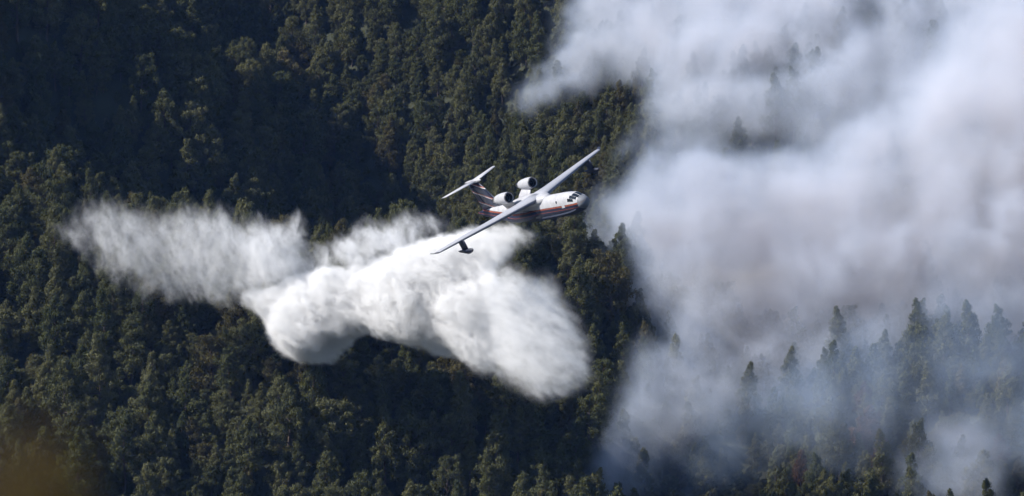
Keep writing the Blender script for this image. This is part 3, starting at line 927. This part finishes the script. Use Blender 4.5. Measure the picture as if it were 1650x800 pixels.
WD = [(70, 350), (120, 325), (200, 322), (260, 322), (300, 312), (345, 326), (400, 348), (440, 400), (430, 470), (390, 500), (300, 500), (230, 486), (180, 456), (130, 415), (80, 385)]
WE = [(350, 340), (400, 346), (440, 340), (485, 334), (506, 375), (500, 398), (530, 390), (575, 355), (640, 338), (720, 338), (745, 365), (680, 410), (580, 450), (480, 470), (400, 490), (360, 470)]
parts = [(poly_balls(WA, lambda px, py, r: yw(px), 9, 9.0, 0.7), 1.0, 2.4, 1.3),
         (poly_balls(WB, lambda px, py, r: yw(px) - 3, 9, 9.0, 0.7), 1.6, 1.8, 2.0),
         (poly_balls(WF, lambda px, py, r: yw(px) - 2, 9, 7.0, 0.7), 2.4, 0.45, 2.8),
         (poly_balls(WC, lambda px, py, r: yw(px), 8, 4.0, 0.6), 1.6, 1.3, 2.0)]
cloud('water_drop', parts, m_water, m_wthin, 0.26, 0.7, (1.5, 8.0, 0.7, 2.2), (2.0, 3.0, 0.8, 0.7, 0.5),
      'billowing white curtain of falling water below and behind the aircraft', 'water', kind='stuff', stretch=(0.34, 1, 0.85), rotz=math.radians(-24), tilt=math.radians(-28))
parts = [(poly_balls(WD, lambda px, py, r: yw(px), 9, 6.0, 0.6), 2.6, 0.27, 5.0),
         (poly_balls(WE, lambda px, py, r: yw(px), 9, 6.0, 0.6), 2.2, 0.70, 3.4)]
cloud('water_mist', parts, m_water, m_wthin, 0.28, 0.7, (2.6, 7.0, 1.3, 2.2), (2.2, 3.5, 0.8, 0.9, 0.7),
      'torn veil of white spray hanging in the air behind the falling water', 'water', kind='stuff', stretch=(1, 1, 0.35), rotz=math.radians(-14), tilt=math.radians(24))

# smoke rising from the burning slope
gd = lambda px, py, r: ray_ground(px, py)
S1 = [(800, 168), (850, 95), (895, 35), (925, -40), (1000, -70), (2080, -70), (1960, -20), (1760, 0), (1560, 40), (1420, 100), (1300, 150), (1200, 185), (1130, 215), (1060, 228), (1022, 220), (1004, 184), (1012, 142), (985, 150), (950, 165), (915, 200), (860, 200)]
cloud('smoke_plume', [(poly_balls(S1, lambda px, py, r: ray_ground(px, py + 40) - 8 - r * 0.8, 16, 12.0, 1.5), 5.0, 0.15, 7.0)], m_smoke, m_sthin, 0.9, 2.0, (5.0, 18.0, 3.0, 5.0), (6.0, 9.0, 0.85),
      'pale torn smoke stream climbing past treetops on the upper slope', 'smoke', kind='stuff')
S2 = [(870, 392), (920, 325), (980, 270), (1040, 228), (1120, 215), (1180, 205), (1240, 215), (1300, 180), (1350, 180), (1400, 130), (1480, 60), (1560, -60), (2060, -100), (2180, 120), (2120, 330), (2160, 520), (2020, 660), (1800, 680), (1600, 640), (1450, 680), (1330, 730),
      (1200, 760), (1100, 780), (1020, 740), (980, 650), (985, 590), (960, 530), (965, 490), (930, 440)]
cloud('smoke_plume', [(poly_balls(S2, lambda px, py, r: 622 + 0.05 * (400 - py) - r * 0.5, 20, 17.0, 1.5), 6.0, 0.17, 7.5)], m_smoke, m_sthin, 0.9, 2.4, (6.0, 20.0, 3.4, 5.5), (6.5, 11.0, 0.8),
      'huge thick grey white smoke cloud billowing up behind the forested spur', 'smoke', kind='stuff')
S5 = [(905, 850), (925, 740), (955, 650), (985, 570), (1040, 520), (1130, 530), (1200, 600), (1230, 660), (1150, 720), (1080, 770), (1060, 850)]
cloud('smoke_wisp', [(poly_balls(S5, lambda px, py, r: ray_ground(px, py + 20) - 7 - r * 0.5, 14, 8.0, 1.2), 5.0, 0.14, 5.5)], m_smoke, m_sthin, 1.0, 1.6, (4.0, 16.0, 1.8, 5.0), (6.0, 12.0, 0.8),
      'thin blue smoke creeping down between the dark forest and the spur', 'smoke', kind='stuff')
S3 = [(1000, 770), (1100, 640), (1220, 560), (1340, 490), (1450, 440), (1560, 405), (1760, 370), (1960, 420), (2010, 600), (1930, 800), (1760, 820), (1500, 770), (1300, 790), (1100, 850)]
cloud('smoke_wisp', [(poly_balls(S3, lambda px, py, r: min(ray_ground(px, py + 40), 576) - 9 - r * 0.3, 18, 9.0, 1.5), 5.0, 0.058, 4.5)], m_veil, m_sthin, 1.1, 2.2, (5.0, 20.0, 2.4, 6.0), (7.0, 15.0, 0.95),
      'bluish smoke veil hanging among the pines of the forested spur', 'smoke', kind='stuff')
S4 = [(1390, 850), (1420, 745), (1455, 690), (1500, 660), (1560, 643), (1625, 655), (1650, 720), (1660, 850)]
cloud('smoke_wisp', [(poly_balls(S4, lambda px, py, r: ray_ground(px, py + 30) - 7 - r * 0.3, 12, 6.0, 1.0), 4.0, 0.10, 4.0)], m_smoke, m_sthin, 0.8, 1.4, (3.0, 12.0, 1.4, 4.0), (5.0, 10.0, 0.7),
      'low round puff of grey smoke rising between dark pines on the spur', 'smoke', kind='stuff')

S6 = [(950, 265), (1020, 180), (1110, 110), (1250, 85), (1400, 20), (1500, -60), (2000, -70), (2060, 120), (1900, 260), (1760, 260), (1450, 270), (1300, 260), (1200, 260), (1100, 280), (1040, 290)]
cloud('smoke_veil', [(poly_balls(S6, lambda px, py, r: ray_ground(px, py + 30) - 9 - r * 0.5, 18, 9.0, 1.5), 5.0, 0.13, 5.0)], m_smoke, m_sthin, 1.2, 2.4, (5.0, 22.0, 2.4, 8.0), (9.0, 16.0, 0.8),
      'thin blue-grey smoke drifting between the two thick smoke masses, treetops showing through', 'smoke', kind='stuff')

S7 = [(1000, 440), (1080, 400), (1200, 390), (1300, 400), (1330, 450), (1260, 500), (1160, 530), (1080, 545), (1010, 520)]
m_tan = vol_mat('tan_smoke', (1.0, 0.90, 0.74), (0.5, 0.40, 0.26, 0.12), 1.0, 0.0)
cloud('smoke_puff', [(poly_balls(S7, lambda px, py, r: 593 - r * 0.5, 16, 10.0, 1.5), 8.0, 0.11, 5.0)], m_tan, m_sthin, 1.1, 2.2, (5.0, 18.0, 2.4, 6.0), (8.0, 12.0, 0.75),
      'brownish tan patch of smoke at the foot of the thick smoke cloud', 'smoke', kind='stuff')

# ------------------------------------------------------------------ shrub beside the photographer, far out of focus
m_shrub = foliage_mat('dry_shrub_leaves', (0.10, 0.068, 0.010), (0.22, 0.15, 0.02), 0.1)
rgs = np.random.default_rng(5)
base = Vector((-0.52, 3.4, 0)); base.z = float(height(base.x, base.y))
shrub = empty('dry_shrub', base)
tag(shrub, 'blurred out-of-focus yellow brown dry shrub with tiny leaves', 'shrub')
tipc = at(50, 780, 3.4) - base
V, Fc, LC = [], [], []
for k in range(55):
    e = np.array(tipc) + rgs.normal(0, 1, 3) * np.array([0.028, 0.05, 0.030])
    s0 = np.array([rgs.normal(0, 0.06), rgs.normal(0, 0.06), -0.05])
    m1 = s0 * 0.45 + e * 0.55 + rgs.normal(0, 0.03, 3)
    tube(V, Fc, [s0, m1, e], [0.008, 0.005, 0.002], 5)
    for q in range(70):
        f = rgs.uniform(0.35, 1.0)
        LC.append((m1 + (e - m1) * (f - 0.3) / 0.7 if f > 0.3 else m1) + rgs.normal(0, 0.012, 3))
mesh_obj('stem', V, Fc, m_bark, shrub)
LC = np.array(LC); n = len(LC)
d = rgs.normal(0, 1, (n, 3)) + np.array([0, 0, 0.6]); d /= np.linalg.norm(d, axis=1, keepdims=True)
sd = np.cross(d, rgs.normal(0, 1, (n, 3))); sd /= np.linalg.norm(sd, axis=1, keepdims=True)
v = np.stack([LC, LC + d * 0.012 + sd * 0.004, LC + d * 0.026, LC + d * 0.012 - sd * 0.004], 1).reshape(-1, 3)
o = bpy.data.objects.new('foliage', fast_mesh('foliage', v, np.arange(n * 4).reshape(-1, 4), m_shrub)); col.objects.link(o); o.parent = shrub

# the density grids are filled last, when every hull is in place
for o_, ng_ in PENDING:
    o_.modifiers.new('density', 'NODES').node_group = ng_
